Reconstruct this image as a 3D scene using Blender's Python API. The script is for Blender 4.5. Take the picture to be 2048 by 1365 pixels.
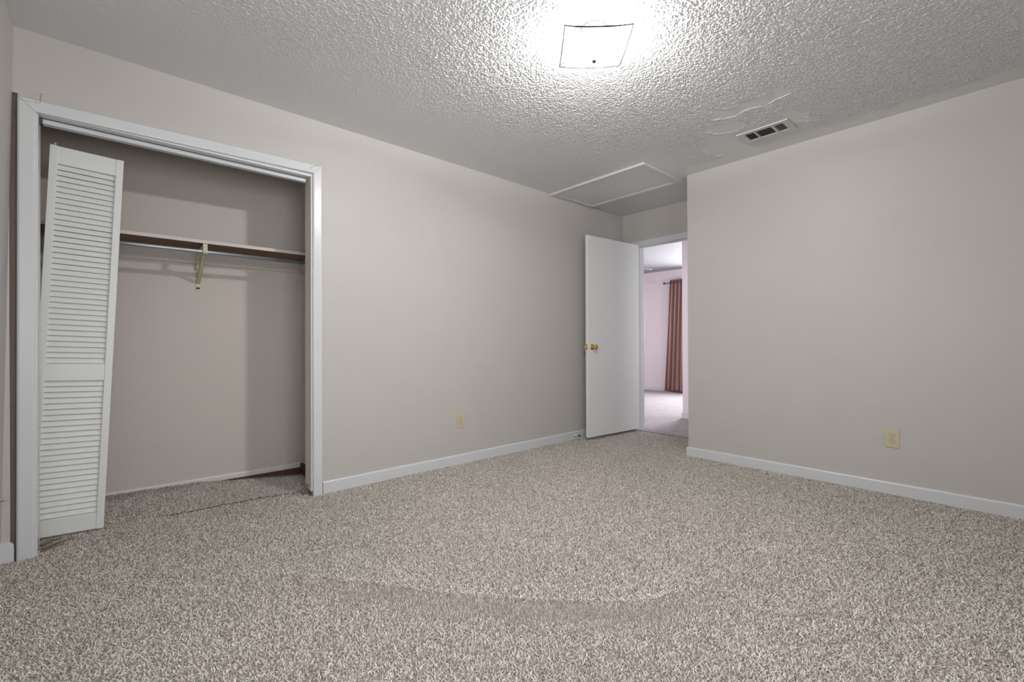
import bpy, bmesh, math, random
import numpy as np
from mathutils import Vector, Matrix, noise

for o in list(bpy.data.objects):
    bpy.data.objects.remove(o, do_unlink=True)
S = bpy.context.scene
COL = S.collection
PI = math.pi
rng = random.Random(7)

# ------------------------------------------------------------------ camera
H = 2.44
CAMH = 0.9749
yaw, pitch, roll = 0.84205, 0.0052796, -0.0035226
F = Vector((math.cos(yaw)*math.cos(pitch), math.sin(yaw)*math.cos(pitch), math.sin(pitch)))
R = Vector((math.sin(yaw), -math.cos(yaw), 0))
U = R.cross(F)
R2 = R*math.cos(roll) + U*math.sin(roll)
U2 = -R*math.sin(roll) + U*math.cos(roll)
cd = bpy.data.cameras.new('camera')
cam = bpy.data.objects.new('camera', cd)
COL.objects.link(cam)
m = Matrix((R2, U2, -F)).transposed().to_4x4()
m.translation = Vector((0, 0, CAMH))
cam.matrix_world = m
cd.sensor_width = 36.0
cd.lens = 911.2*36/2048
cd.clip_start = 0.02
S.camera = cam

# ------------------------------------------------------------------ world, light, exposure
S.view_settings.view_transform = 'Standard'
S.view_settings.look = 'None'
S.view_settings.gamma = 1
S.view_settings.exposure = -0.02
S.view_settings.use_curve_mapping = False
w = bpy.data.worlds.new('sky')
S.world = w
w.use_nodes = True
w.node_tree.nodes['Background'].inputs[0].default_value = (0.75, 0.85, 1.0, 1)
w.node_tree.nodes['Background'].inputs[1].default_value = 1.2

def area(name, loc, direction, sx, sy, power, color):
    l = bpy.data.lights.new(name, 'AREA')
    l.shape = 'RECTANGLE'; l.size = sx; l.size_y = sy
    l.energy = power; l.color = color
    o = bpy.data.objects.new(name, l)
    COL.objects.link(o)
    o.location = loc
    o.rotation_euler = Vector(direction).to_track_quat('-Z', 'Y').to_euler()
    return o

REAR_Y = -0.95
# far room's curtained window gives daylight; bedroom and hall windows are unseen, added fill
area('added_fill_side_wall', (-0.78, 0.75, 1.45), (1, 0.0, -0.05), 1.7, 1.2, 22, (0.96, 0.98, 1.0))  # fill from an added side-wall window, out of view
area('added_fill_rear', (0.45, REAR_Y-0.30, 1.35), (0, 1, -0.03), 1.5, 1.5, 56, (0.97, 0.985, 1.0))  # added to lift the closet and the left of the room
area('daylight_far_room_window', (8.80, 3.45, 1.45), (-1, 0, -0.12), 1.45, 1.3, 330, (0.93, 0.93, 1.0))
area('unseen_far_room_side_window', (7.2, 1.35, 1.45), (0, 1, 0), 1.6, 1.3, 75, (0.95, 0.95, 1.0))  # unseen side window, brightens the far wall
area('added_fill_hall', (5.1, 0.60, 1.3), (0, 1, 0), 0.8, 1.5, 20, (0.95, 0.94, 1.0))  # added to brighten the doorway jamb and the door
BULB = 2800.0

# ------------------------------------------------------------------ materials
def nt(name):
    mt = bpy.data.materials.new(name); mt.use_nodes = True
    n = mt.node_tree
    return mt, n, n.nodes['Principled BSDF']

def simple(name, col, rough=0.5, metal=0.0, spec=0.5, bump=0.0, bscale=60, var=0.0, coat=0):
    mt, n, b = nt(name)
    b.inputs['Roughness'].default_value = rough
    b.inputs['Metallic'].default_value = metal
    b.inputs['Specular IOR Level'].default_value = spec
    b.inputs['Base Color'].default_value = (*col, 1)
    tc = n.nodes.new('ShaderNodeTexCoord')
    if var:
        ns = n.nodes.new('ShaderNodeTexNoise'); ns.inputs['Scale'].default_value = 6; ns.inputs['Detail'].default_value = 5
        n.links.new(tc.outputs['Object'], ns.inputs['Vector'])
        mx = n.nodes.new('ShaderNodeMix'); mx.data_type = 'RGBA'
        mx.inputs[6].default_value = (*[c*(1-var) for c in col], 1)
        mx.inputs[7].default_value = (*[min(1, c*(1+var)) for c in col], 1)
        n.links.new(ns.outputs['Fac'], mx.inputs[0])
        n.links.new(mx.outputs[2], b.inputs['Base Color'])
    if bump:
        ns = n.nodes.new('ShaderNodeTexNoise'); ns.inputs['Scale'].default_value = bscale; ns.inputs['Detail'].default_value = 3
        n.links.new(tc.outputs['Object'], ns.inputs['Vector'])
        bp = n.nodes.new('ShaderNodeBump'); bp.inputs['Strength'].default_value = 1
        bp.inputs['Distance'].default_value = bump
        n.links.new(ns.outputs['Fac'], bp.inputs['Height'])
        n.links.new(bp.outputs['Normal'], b.inputs['Normal'])
    return mt

WALL = simple('wall_paint', (0.545, 0.518, 0.490), 0.45, spec=0.35, bump=0.0006, bscale=45, var=0.02)
CLOSETWALL = simple('closet_paint', (0.60, 0.545, 0.50), 0.55, spec=0.3, bump=0.0006, bscale=45, var=0.02)
PINK = simple('pink_wall_paint', (0.78, 0.71, 0.73), 0.6, spec=0.3)
TRIM = simple('white_gloss_paint', (0.67, 0.68, 0.69), 0.28, bump=0.0005, bscale=25)
TRIMOLD = simple('cream_gloss_paint', (0.70, 0.67, 0.63), 0.4, bump=0.0005, bscale=25)
DOORW = simple('door_white_paint', (0.83, 0.835, 0.83), 0.38, bump=0.0003, bscale=20)
LOUV = simple('louver_white_paint', (0.76, 0.77, 0.75), 0.45, bump=0.0003, bscale=60)
BARE = simple('bare_brown_edge', (0.12, 0.085, 0.065), 0.8, var=0.3)
GAP = simple('shaded_gap_brown', (0.27, 0.215, 0.17), 0.8, var=0.15)  # brown stands in for shade in the slot beside the casing
DARK = simple('void_shade_black', (0.01, 0.01, 0.01), 0.9)
BROWNWOOD = simple('dark_brown_wood', (0.085, 0.038, 0.018), 0.7, var=0.4)
IVORY = simple('ivory_plastic', (0.60, 0.52, 0.36), 0.35)
IVORYMETAL = simple('ivory_enamel', (0.56, 0.52, 0.36), 0.4)
SLOT = simple('socket_slot', (0.03, 0.022, 0.015), 0.8)
STEEL = simple('galvanised_steel', (0.45, 0.48, 0.51), 0.38, metal=0.75, var=0.08)
CHROME = simple('chrome', (0.7, 0.7, 0.7), 0.15, metal=1)
DARKMETAL = simple('dark_metal', (0.12, 0.11, 0.10), 0.4, metal=1)
BRASS = simple('polished_brass', (0.80, 0.56, 0.20), 0.14, metal=1)
BULBCAN = simple('white_enamel', (0.8, 0.8, 0.8), 0.3)
SHELFM = simple('painted_shelf', (0.60, 0.55, 0.51), 0.4)
RAWBOARD = simple('raw_particle_board', (0.21, 0.125, 0.08), 0.8, var=0.2)
VENTM = simple('vent_white_paint', (0.60, 0.60, 0.58), 0.4)
VENTS = simple('vent_slat_paint', (0.42, 0.42, 0.40), 0.5)
FANM = simple('fan_blade_white', (0.40, 0.40, 0.41), 0.4)
NAILM = simple('brass_nail_metal', (0.55, 0.38, 0.14), 0.4, metal=0.7)
SPLINTER = simple('raw_splintered_wood', (0.17, 0.11, 0.075), 0.8, var=0.3)
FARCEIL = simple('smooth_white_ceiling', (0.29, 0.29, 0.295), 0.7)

# popcorn ceiling: knobbly semi-gloss texture with scraped, smooth patches
def ceiling_mat():
    mt, n, b = nt('popcorn_ceiling')
    b.inputs['Base Color'].default_value = (0.72, 0.72, 0.725, 1)
    b.inputs['Roughness'].default_value = 0.24
    b.inputs['Specular IOR Level'].default_value = 0.75
    return mt
CEIL = ceiling_mat()

def carpet_base_mat():
    mt, n, b = nt('carpet_backing')
    b.inputs['Base Color'].default_value = (0.34, 0.30, 0.265, 1)
    b.inputs['Roughness'].default_value = 1
    b.inputs['Specular IOR Level'].default_value = 0.05
    return mt
CBASE = carpet_base_mat()

def pile_mat():
    mt, n, b = nt('carpet_pile')
    at = n.nodes.new('ShaderNodeAttribute'); at.attribute_name = 'tuft'
    n.links.new(at.outputs['Color'], b.inputs['Base Color'])
    b.inputs['Roughness'].default_value = 0.75
    b.inputs['Specular IOR Level'].default_value = 0.2
    b.inputs['Sheen Weight'].default_value = 0.15
    return mt
PILE = pile_mat()

def far_floor_mat():
    mt, n, b = nt('pale_far_carpet')
    tc = n.nodes.new('ShaderNodeTexCoord')
    ns = n.nodes.new('ShaderNodeTexNoise'); ns.inputs['Scale'].default_value = 9; ns.inputs['Detail'].default_value = 8; ns.inputs['Roughness'].default_value = 0.65
    n.links.new(tc.outputs['Object'], ns.inputs['Vector'])
    cr = n.nodes.new('ShaderNodeValToRGB')
    cr.color_ramp.elements[0].position = 0.3; cr.color_ramp.elements[0].color = (0.30, 0.275, 0.27, 1)
    cr.color_ramp.elements[1].position = 0.7; cr.color_ramp.elements[1].color = (0.39, 0.36, 0.355, 1)
    n.links.new(ns.outputs['Fac'], cr.inputs[0]); n.links.new(cr.outputs[0], b.inputs['Base Color'])
    b.inputs['Roughness'].default_value = 0.9
    n2 = n.nodes.new('ShaderNodeTexNoise'); n2.inputs['Scale'].default_value = 90; n2.inputs['Detail'].default_value = 4
    n.links.new(tc.outputs['Object'], n2.inputs['Vector'])
    bp = n.nodes.new('ShaderNodeBump'); bp.inputs['Distance'].default_value = 0.006
    n.links.new(n2.outputs['Fac'], bp.inputs['Height']); n.links.new(bp.outputs['Normal'], b.inputs['Normal'])
    return mt
FARFLOOR = far_floor_mat()

def curtain_mat():
    mt, n, b = nt('rose_brown_satin')
    b.inputs['Base Color'].default_value = (0.46, 0.27, 0.24, 1)
    b.inputs['Roughness'].default_value = 0.33
    b.inputs['Sheen Weight'].default_value = 0.3
    return mt
CURT = curtain_mat()

def glass_shade_mat():
    mt = bpy.data.materials.new('frosted_white_glass'); mt.use_nodes = True
    n = mt.node_tree; n.nodes.clear()
    out = n.nodes.new('ShaderNodeOutputMaterial')
    tl = n.nodes.new('ShaderNodeBsdfTranslucent'); tl.inputs[0].default_value = (0.02, 0.02, 0.0195, 1)
    df = n.nodes.new('ShaderNodeBsdfDiffuse'); df.inputs[0].default_value = (0.02, 0.02, 0.0195, 1)
    tr = n.nodes.new('ShaderNodeBsdfTransparent'); tr.inputs[0].default_value = (1, 1, 1, 1)
    gl = n.nodes.new('ShaderNodeBsdfGlossy'); gl.inputs['Roughness'].default_value = 0.15
    m1 = n.nodes.new('ShaderNodeMixShader'); m1.inputs[0].default_value = 0.55
    m2 = n.nodes.new('ShaderNodeMixShader'); m2.inputs[0].default_value = 0.88
    m3 = n.nodes.new('ShaderNodeMixShader'); m3.inputs[0].default_value = 0.04
    n.links.new(df.outputs[0], m1.inputs[1]); n.links.new(tl.outputs[0], m1.inputs[2])
    n.links.new(m1.outputs[0], m2.inputs[1]); n.links.new(tr.outputs[0], m2.inputs[2])
    n.links.new(m2.outputs[0], m3.inputs[1]); n.links.new(gl.outputs[0], m3.inputs[2])
    n.links.new(m3.outputs[0], out.inputs[0])
    return mt
SHADE = glass_shade_mat()

def emit_mat(name, col, s):
    mt = bpy.data.materials.new(name); mt.use_nodes = True
    n = mt.node_tree; n.nodes.clear()
    out = n.nodes.new('ShaderNodeOutputMaterial'); e = n.nodes.new('ShaderNodeEmission')
    e.inputs[0].default_value = (*col, 1); e.inputs[1].default_value = s
    n.links.new(e.outputs[0], out.inputs[0])
    return mt
BULBM = emit_mat('glowing_bulb', (1.0, 0.99, 0.972), BULB)

def pane_mat():
    mt = bpy.data.materials.new('window_glass'); mt.use_nodes = True
    n = mt.node_tree; n.nodes.clear()
    out = n.nodes.new('ShaderNodeOutputMaterial')
    tr = n.nodes.new('ShaderNodeBsdfTransparent'); gl = n.nodes.new('ShaderNodeBsdfGlossy'); gl.inputs['Roughness'].default_value = 0.02
    mx = n.nodes.new('ShaderNodeMixShader'); mx.inputs[0].default_value = 0.06
    n.links.new(tr.outputs[0], mx.inputs[1]); n.links.new(gl.outputs[0], mx.inputs[2]); n.links.new(mx.outputs[0], out.inputs[0])
    return mt
PANE = pane_mat()

# ------------------------------------------------------------------ mesh helpers
def link(name, bm, mat, parent=None, smooth=False):
    me = bpy.data.meshes.new(name)
    bm.normal_update()
    bmesh.ops.recalc_face_normals(bm, faces=bm.faces)
    bm.to_mesh(me); bm.free()
    if smooth:
        me.shade_smooth()
    if mat: me.materials.append(mat)
    o = bpy.data.objects.new(name, me)
    COL.objects.link(o)
    if parent: o.parent = parent
    return o

def add(bm, verts, faces, M=None):
    vs = [bm.verts.new(M @ Vector(v) if M else v) for v in verts]
    for f in faces:
        bm.faces.new([vs[i] for i in f])
    return vs

def box(bm, x0, x1, y0, y1, z0, z1, bev=0.0, M=None, seg=2):
    t = bmesh.new()
    v = [(x0,y0,z0),(x1,y0,z0),(x1,y1,z0),(x0,y1,z0),(x0,y0,z1),(x1,y0,z1),(x1,y1,z1),(x0,y1,z1)]
    add(t, v, [(0,3,2,1),(4,5,6,7),(0,1,5,4),(1,2,6,5),(2,3,7,6),(3,0,4,7)])
    if bev:
        bmesh.ops.bevel(t, geom=list(t.edges), offset=bev, segments=seg, affect='EDGES', profile=0.5)
    merge(bm, t, M)

def merge(bm, t, M=None):
    mp = {v: bm.verts.new(M @ v.co if M else v.co.copy()) for v in t.verts}
    for f in t.faces:
        try: bm.faces.new([mp[v] for v in f.verts])
        except ValueError: pass
    t.free()

def tube(bm, pts, r, n=12, cap=True):
    pts = [Vector(p) for p in pts]
    rs = r if isinstance(r, (list, tuple)) else [r]*len(pts)
    rings = []
    d0 = (pts[1]-pts[0]).normalized()
    up = Vector((0,0,1)) if abs(d0.z) < 0.9 else Vector((1,0,0))
    for i, p in enumerate(pts):
        a = pts[max(0, i-1)]; b = pts[min(len(pts)-1, i+1)]
        d = (b-a).normalized()
        s = d.cross(up).normalized(); t = s.cross(d).normalized()
        rings.append([bm.verts.new(p + rs[i]*(math.cos(2*PI*k/n)*s + math.sin(2*PI*k/n)*t)) for k in range(n)])
    for i in range(len(rings)-1):
        for k in range(n):
            bm.faces.new([rings[i][k], rings[i][(k+1)%n], rings[i+1][(k+1)%n], rings[i+1][k]])
    if cap:
        bm.faces.new(rings[0][::-1]); bm.faces.new(rings[-1])

def lathe(bm, prof, M, n=24):
    """prof = [(radius, height)], revolved about local Z, placed by M"""
    rings = []
    for r, h in prof:
        if r < 1e-6:
            rings.append([bm.verts.new(M @ Vector((0,0,h)))])
        else:
            rings.append([bm.verts.new(M @ Vector((r*math.cos(2*PI*k/n), r*math.sin(2*PI*k/n), h))) for k in range(n)])
    for a, b in zip(rings, rings[1:]):
        for k in range(n):
            k2 = (k+1) % n
            if len(a) == 1 and len(b) == 1: continue
            if len(a) == 1: bm.faces.new([a[0], b[k2], b[k]])
            elif len(b) == 1: bm.faces.new([a[k], a[k2], b[0]])
            else: bm.faces.new([a[k], a[k2], b[k2], b[k]])

def sweep(bm, prof, path):
    """closed profile points per station: path = list of functions (p)->Vector"""
    rings = [[bm.verts.new(f(p)) for p in prof] for f in path]
    n = len(prof)
    for a, b in zip(rings, rings[1:]):
        for k in range(n):
            bm.faces.new([a[k], a[(k+1)%n], b[(k+1)%n], b[k]])
    bm.faces.new(rings[0][::-1]); bm.faces.new(rings[-1])

def structure(o):
    o['kind'] = 'structure'; return o

def thing(name, label, cat, loc=(0,0,0), group=None):
    o = bpy.data.objects.new(name, None); COL.objects.link(o)
    o.empty_display_size = 0.05
    o.location = loc
    tag(o, label, cat, group)
    return o

def tag(o, label, cat, group=None):
    o['label'] = label; o['category'] = cat
    if group: o['group'] = group
    return o

def place(parent, *kids):
    """children were modelled in world space: keep them there under an offset parent"""
    for k in kids:
        k.parent = parent
        k.matrix_parent_inverse = Matrix.Translation(-Vector(parent.location))

# ------------------------------------------------------------------ room dimensions
Y1 = 3.07      # wall with the closet
X2 = 3.797     # right wall
X3 = 4.461     # wall with the door
YB = 3.175     # back of the closet wall
ZF = -0.012
OX0, OX1, OZ = -0.236, 0.993, 2.062   # closet opening
CORNER_Y = 1.945

RIDGE = {}
def carpet_h(x, y):
    """height of the carpet backing: wrinkles and the loose closet piece"""
    z = np.zeros_like(x)
    # wrinkle crossing the middle of the room
    px = np.array([0.35, 0.60, 0.78, 1.0, 1.255, 1.50, 1.617, 1.751, 2.05])
    py = np.array([2.35, 2.05, 1.811, 1.486, 1.195, 0.964, 0.927, 0.894, 0.86])
    am = np.array([0.0, 0.35, 0.8, 1.0, 1.0, 1.0, 0.8, 0.45, 0.0])
    best = np.full(x.shape, 9.0); sgn = np.zeros_like(x); amp = np.zeros_like(x)
    for i in range(len(px)-1):
        dx, dy = px[i+1]-px[i], py[i+1]-py[i]
        L2 = dx*dx+dy*dy
        t = np.clip(((x-px[i])*dx+(y-py[i])*dy)/L2, 0, 1)
        qx, qy = x-px[i]-t*dx, y-py[i]-t*dy
        d = np.hypot(qx, qy)
        mk = d < best
        best = np.where(mk, d, best)
        sgn = np.where(mk, np.sign(dx*qy-dy*qx), sgn)
        amp = np.where(mk, am[i]*(1-t)+am[i+1]*t, amp)
    s = best*sgn      # positive = towards the closet wall / door side
    RIDGE['s'], RIDGE['amp'] = s, amp
    z += 0.016*amp*np.where(s > 0, np.exp(-(s/0.13)**2), np.exp(-(s/0.030)**2))
    z += 0.0025*np.sin(x*2.1+y*1.3)*np.sin(y*2.7-x*0.8+1.0)
    # loose closet carpet rising to the back left
    c = np.clip((y-3.28)/0.36, 0, 1)*np.interp(x, [0.0, 0.45, 0.75, 1.1], [0.056, 0.048, 0.034, 0.0])
    z += np.where(y > 3.18, c, 0)
    z += np.where(y > 3.22, 0.005*np.clip((y-3.22)/0.03, 0, 1), 0)
    return z

# ------------------------------------------------------------------ floor (carpet backing grid)
def grid_mesh(x0, x1, y0, y1, nx, ny, hf):
    xs = np.linspace(x0, x1, nx); ys = np.linspace(y0, y1, ny)
    X, Y = np.meshgrid(xs, ys, indexing='ij')
    Z = hf(X, Y)
    co = np.stack([X, Y, Z], -1).reshape(-1, 3)
    idx = np.arange(nx*ny).reshape(nx, ny)
    f = np.stack([idx[:-1,:-1], idx[1:,:-1], idx[1:,1:], idx[:-1,1:]], -1).reshape(-1, 4)
    return co, f

def np_mesh(name, co, faces, mat, smooth=True):
    me = bpy.data.meshes.new(name)
    nv, nf = len(co), len(faces); k = faces.shape[1]
    me.vertices.add(nv); me.vertices.foreach_set('co', co.astype(np.float32).ravel())
    me.loops.add(nf*k); me.loops.foreach_set('vertex_index', faces.astype(np.int32).ravel())
    me.polygons.add(nf)
    me.polygons.foreach_set('loop_start', np.arange(0, nf*k, k, dtype=np.int32))
    me.polygons.foreach_set('use_smooth', np.full(nf, smooth))
    me.update(calc_edges=True)
    me.materials.append(mat)
    o = bpy.data.objects.new(name, me); COL.objects.link(o)
    return o

co, f = grid_mesh(-0.75, 4.462, REAR_Y-0.1, 3.95, 260, 250, lambda x, y: carpet_h(x, y)+ZF)
structure(np_mesh('floor', co, f, CBASE))
bm = bmesh.new(); box(bm, 4.475, 8.7, 0.9, 6.3, -0.10, -0.004)
structure(link('floor_far_room', bm, FARFLOOR))

# ------------------------------------------------------------------ walls
def wall(name, parts, mat):
    bm = bmesh.new()
    for p in parts: box(bm, *p)
    return structure(link(name, bm, mat))

WB = -0.05
# closet wall: left strip, recessed slot beside the casing (its shade painted brown), header, long run to the corner
bm = bmesh.new()
wobx = [(-0.330, 2.135), (-0.327, 1.6), (-0.326, 1.1), (-0.3235, 0.6), (-0.322, 0.28), (-0.322, WB)]
box(bm, -0.42, -0.302, Y1, YB, 2.135, H)
vs = []
for (x, z) in wobx: vs.append((x, z))
for (xa, za), (xb, zb) in zip(vs, vs[1:]):
    add(bm, [(-0.42,Y1,zb),(xb,Y1,zb),(xa,Y1,za),(-0.42,Y1,za),(-0.42,YB,zb),(xb,YB,zb),(xa,YB,za),(-0.42,YB,za)],
        [(0,1,2,3),(7,6,5,4),(1,5,6,2),(0,3,7,4)])
box(bm, -0.302, 1.02, Y1, YB, OZ+0.012, H)
box(bm, 1.02, X3+0.115, Y1, YB, WB, H)
structure(link('wall_left', bm, WALL))
bm = bmesh.new(); box(bm, -0.335, -0.252, Y1+0.028, YB-0.002, WB, 2.135)
box(bm, 1.0, 1.018, Y1+0.005, YB-0.002, WB, 0.03)
structure(link('trim_8', bm, GAP))
# right wall with its end face toward the door alcove
wall('wall_right', [(X2, X2+0.115, REAR_Y-0.1, CORNER_Y, WB, H)], WALL)
# alcove return wall behind the right wall (hidden), and door wall
DY0, DY1, DZ = 2.065, 2.880, 2.062
wall('wall_end', [(X3, X3+0.115, DY1, Y1, WB, H), (X3, X3+0.115, DY0, DY1, DZ, H), (X3, X3+0.115, 1.80, DY0, WB, H),
                  (X2+0.115, X3, 1.80, 1.915, WB, H)], WALL)
# left side wall of the room, leaning slightly away at the bottom as in the photo
bm = bmesh.new()
def lx(y, z): return -0.315 - 0.036*(2.44-z)/2.44 - 0.04*(Y1-y)
ys = [REAR_Y, 0.0, 1.5, 2.6, Y1+0.0]; zs = [WB, 0.9, 1.5, 2.05, H]
g = [[bm.verts.new((lx(y, z), y, z)) for z in zs] for y in ys]
g2 = [[bm.verts.new((lx(y, z)-0.10, y, z)) for z in zs] for y in ys]
for i in range(4):
    for j in range(4):
        if i == 1 and j in (1, 2): continue
        bm.faces.new([g[i][j], g[i+1][j], g[i+1][j+1], g[i][j+1]])
        bm.faces.new([g2[i][j], g2[i][j+1], g2[i+1][j+1], g2[i+1][j]])
for i in range(4):
    bm.faces.new([g[i][0], g2[i][0], g2[i+1][0], g[i+1][0]]); bm.faces.new([g[i][4], g[i+1][4], g2[i+1][4], g2[i][4]])
bm.faces.new([g[1][1], g[2][1], g2[2][1], g2[1][1]]); bm.faces.new([g[1][3], g2[1][3], g2[2][3], g[2][3]])
for j in (1, 2):
    bm.faces.new([g[1][j], g2[1][j], g2[1][j+1], g[1][j+1]]); bm.faces.new([g[2][j], g[2][j+1], g2[2][j+1], g2[2][j]])
for i in range(4):
    bm.faces.new([g[0][i], g[0][i+1], g2[0][i+1], g2[0][i]]); bm.faces.new([g[4][i], g2[4][i], g2[4][i+1], g[4][i+1]])
structure(link('wall_near', bm, WALL, smooth=False))
# rear wall behind the camera, with an opening for the added fill light
WX0, WX1, WZ0, WZ1 = -0.25, 1.15, 0.70, 2.0
wall('wall_rear', [(-0.7, WX0, REAR_Y-0.12, REAR_Y, WB, H), (WX1, X2+0.115, REAR_Y-0.12, REAR_Y, WB, H),
                   (WX0, WX1, REAR_Y-0.12, REAR_Y, WB, WZ0), (WX0, WX1, REAR_Y-0.12, REAR_Y, WZ1, H)], WALL)

def window(name, axis, a0, a1, z0, z1, pos, depth):
    e = bpy.data.objects.new(name, None); COL.objects.link(e); structure(e)
    bm = bmesh.new()
    def bx(u0, u1, w0, w1, d0, d1):
        if axis == 'x': box(bm, u0, u1, d0, d1, w0, w1, 0.003)
        else: box(bm, d0, d1, u0, u1, w0, w1, 0.003)
    d0, d1 = sorted((pos, pos+depth))
    bx(a0, a0+0.05, z0, z1, d0, d1); bx(a1-0.05, a1, z0, z1, d0, d1)
    bx(a0, a1, z0, z0+0.05, d0, d1); bx(a0, a1, z1-0.05, z1, d0, d1); bx(a0, a1, (z0+z1)/2-0.02, (z0+z1)/2+0.02, d0, d1)
    link('window_frame', bm, TRIM, e)
    bm = bmesh.new(); c = (d0+d1)/2
    if axis == 'x': box(bm, a0+0.04, a1-0.04, c-0.002, c+0.002, z0+0.04, z1-0.04)
    else: box(bm, c-0.002, c+0.002, a0+0.04, a1-0.04, z0+0.04, z1-0.04)
    link('pane', bm, PANE, e)
window('fill_window_4', 'x', WX0, WX1, WZ0, WZ1, REAR_Y-0.03, -0.05)  # frame for the added rear fill, out of view
window('fill_window_1', 'y', 0.0, 1.5, 0.90, 2.05, -0.485, -0.04)  # frame for the added side-wall fill, out of view

# closet interior
def ybk(x): return 3.722-0.045*(x+0.6)/1.76   # back wall is slightly out of square
bm = bmesh.new()
add(bm, [(-0.62,ybk(-0.62),WB),(1.17,ybk(1.17),WB),(1.17,ybk(1.17),H),(-0.62,ybk(-0.62),H),
         (-0.62,3.95,WB),(1.17,3.95,WB),(1.17,3.95,H),(-0.62,3.95,H)],
    [(0,1,2,3),(7,6,5,4),(0,4,5,1),(3,2,6,7),(0,3,7,4),(1,5,6,2)])
structure(link('wall_closet_back', bm, CLOSETWALL))
wall('wall_closet_right', [(1.128, 1.25, YB-0.01, 3.95, WB, H)], CLOSETWALL)
wall('wall_closet_left', [(-0.70, -0.61, YB-0.10, 3.95, WB, H), (-0.62, -0.335, YB-0.06, YB, WB, H)], CLOSETWALL)

# hall and far room seen through the doorway
wall('wall_hall', [(5.60, 5.715, 0.9, 2.945, WB, H), (X3+0.115, 5.6, 0.90, 1.0, WB, 0.55), (X3+0.115, 5.6, 0.90, 1.0, 2.1, H), (X3+0.115, 4.7, 0.90, 1.0, 0.55, 2.1), (5.5, 5.6, 0.90, 1.0, 0.55, 2.1)], PINK)
wall('wall_hall_door_side', [(X3+0.116, X3+0.13, 0.9, DY0-0.06, WB, H), (X3+0.116, X3+0.13, DY1+0.06, 6.3, WB, H),(X3+0.116, X3+0.13, DY0-0.06, DY1+0.06, DZ+0.07, H)], PINK)
FX = 8.50
FWY0, FWY1 = 2.85, 4.15
wall('wall_far', [(FX, FX+0.12, FWY1, 6.3, WB, H), (FX, FX+0.12, 0.9, FWY0, WB, H), (FX, FX+0.12, FWY0, FWY1, WB, 0.85), (FX, FX+0.12, FWY0, FWY1, 2.05, H)], PINK)
wall('wall_far_side', [(X3+0.115, 8.6, 6.2, 6.3, WB, H), (5.7, 6.3, 1.5, 1.6, WB, H), (8.1, 8.6, 1.5, 1.6, WB, H), (6.3, 8.1, 1.5, 1.6, WB, 0.85), (6.3, 8.1, 1.5, 1.6, 2.05, H)], PINK)
window('window_2', 'y', FWY0, FWY1, 0.85, 2.05, FX+0.03, 0.05)
window('fill_window_5', 'x', 4.7, 5.5, 0.55, 2.1, 0.93, 0.05)  # frame for the added hall fill, out of view
window('window_3', 'x', 6.3, 8.1, 0.85, 2.05, 1.53, 0.05)  # frame for the unseen side lamp

# ------------------------------------------------------------------ ceiling with real knobbly texture
def fbm(shape, x0, y0, dx, scale, seed):
    pass

def value_noise(X, Y, scale, seed):
    r = np.random.RandomState(seed)
    T = r.rand(256, 256)
    gx, gy = X*scale+17.3, Y*scale+5.1
    ix, iy = np.floor(gx).astype(int), np.floor(gy).astype(int)
    fx, fy = gx-ix, gy-iy
    fx = fx*fx*(3-2*fx); fy = fy*fy*(3-2*fy)
    a = T[ix%256, iy%256]; b = T[(ix+1)%256, iy%256]; c = T[ix%256, (iy+1)%256]; d = T[(ix+1)%256, (iy+1)%256]
    return (a*(1-fx)+b*fx)*(1-fy)+(c*(1-fx)+d*fx)*fy

def poly_dist(X, Y, poly):
    """signed distance to polygon, negative inside"""
    d = np.full(X.shape, 1e9); inside = np.zeros(X.shape, bool)
    n = len(poly)
    for i in range(n):
        x0, y0 = poly[i]; x1, y1 = poly[(i+1)%n]
        ex, ey = x1-x0, y1-y0
        t = np.clip(((X-x0)*ex+(Y-y0)*ey)/(ex*ex+ey*ey), 0, 1)
        d = np.minimum(d, np.hypot(X-x0-t*ex, Y-y0-t*ey))
        c = ((y0 > Y) != (y1 > Y)) & (X < ex*(Y-y0)/(ey if ey else 1e-9)+x0)
        inside ^= c
    return np.where(inside, -d, d)

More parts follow.
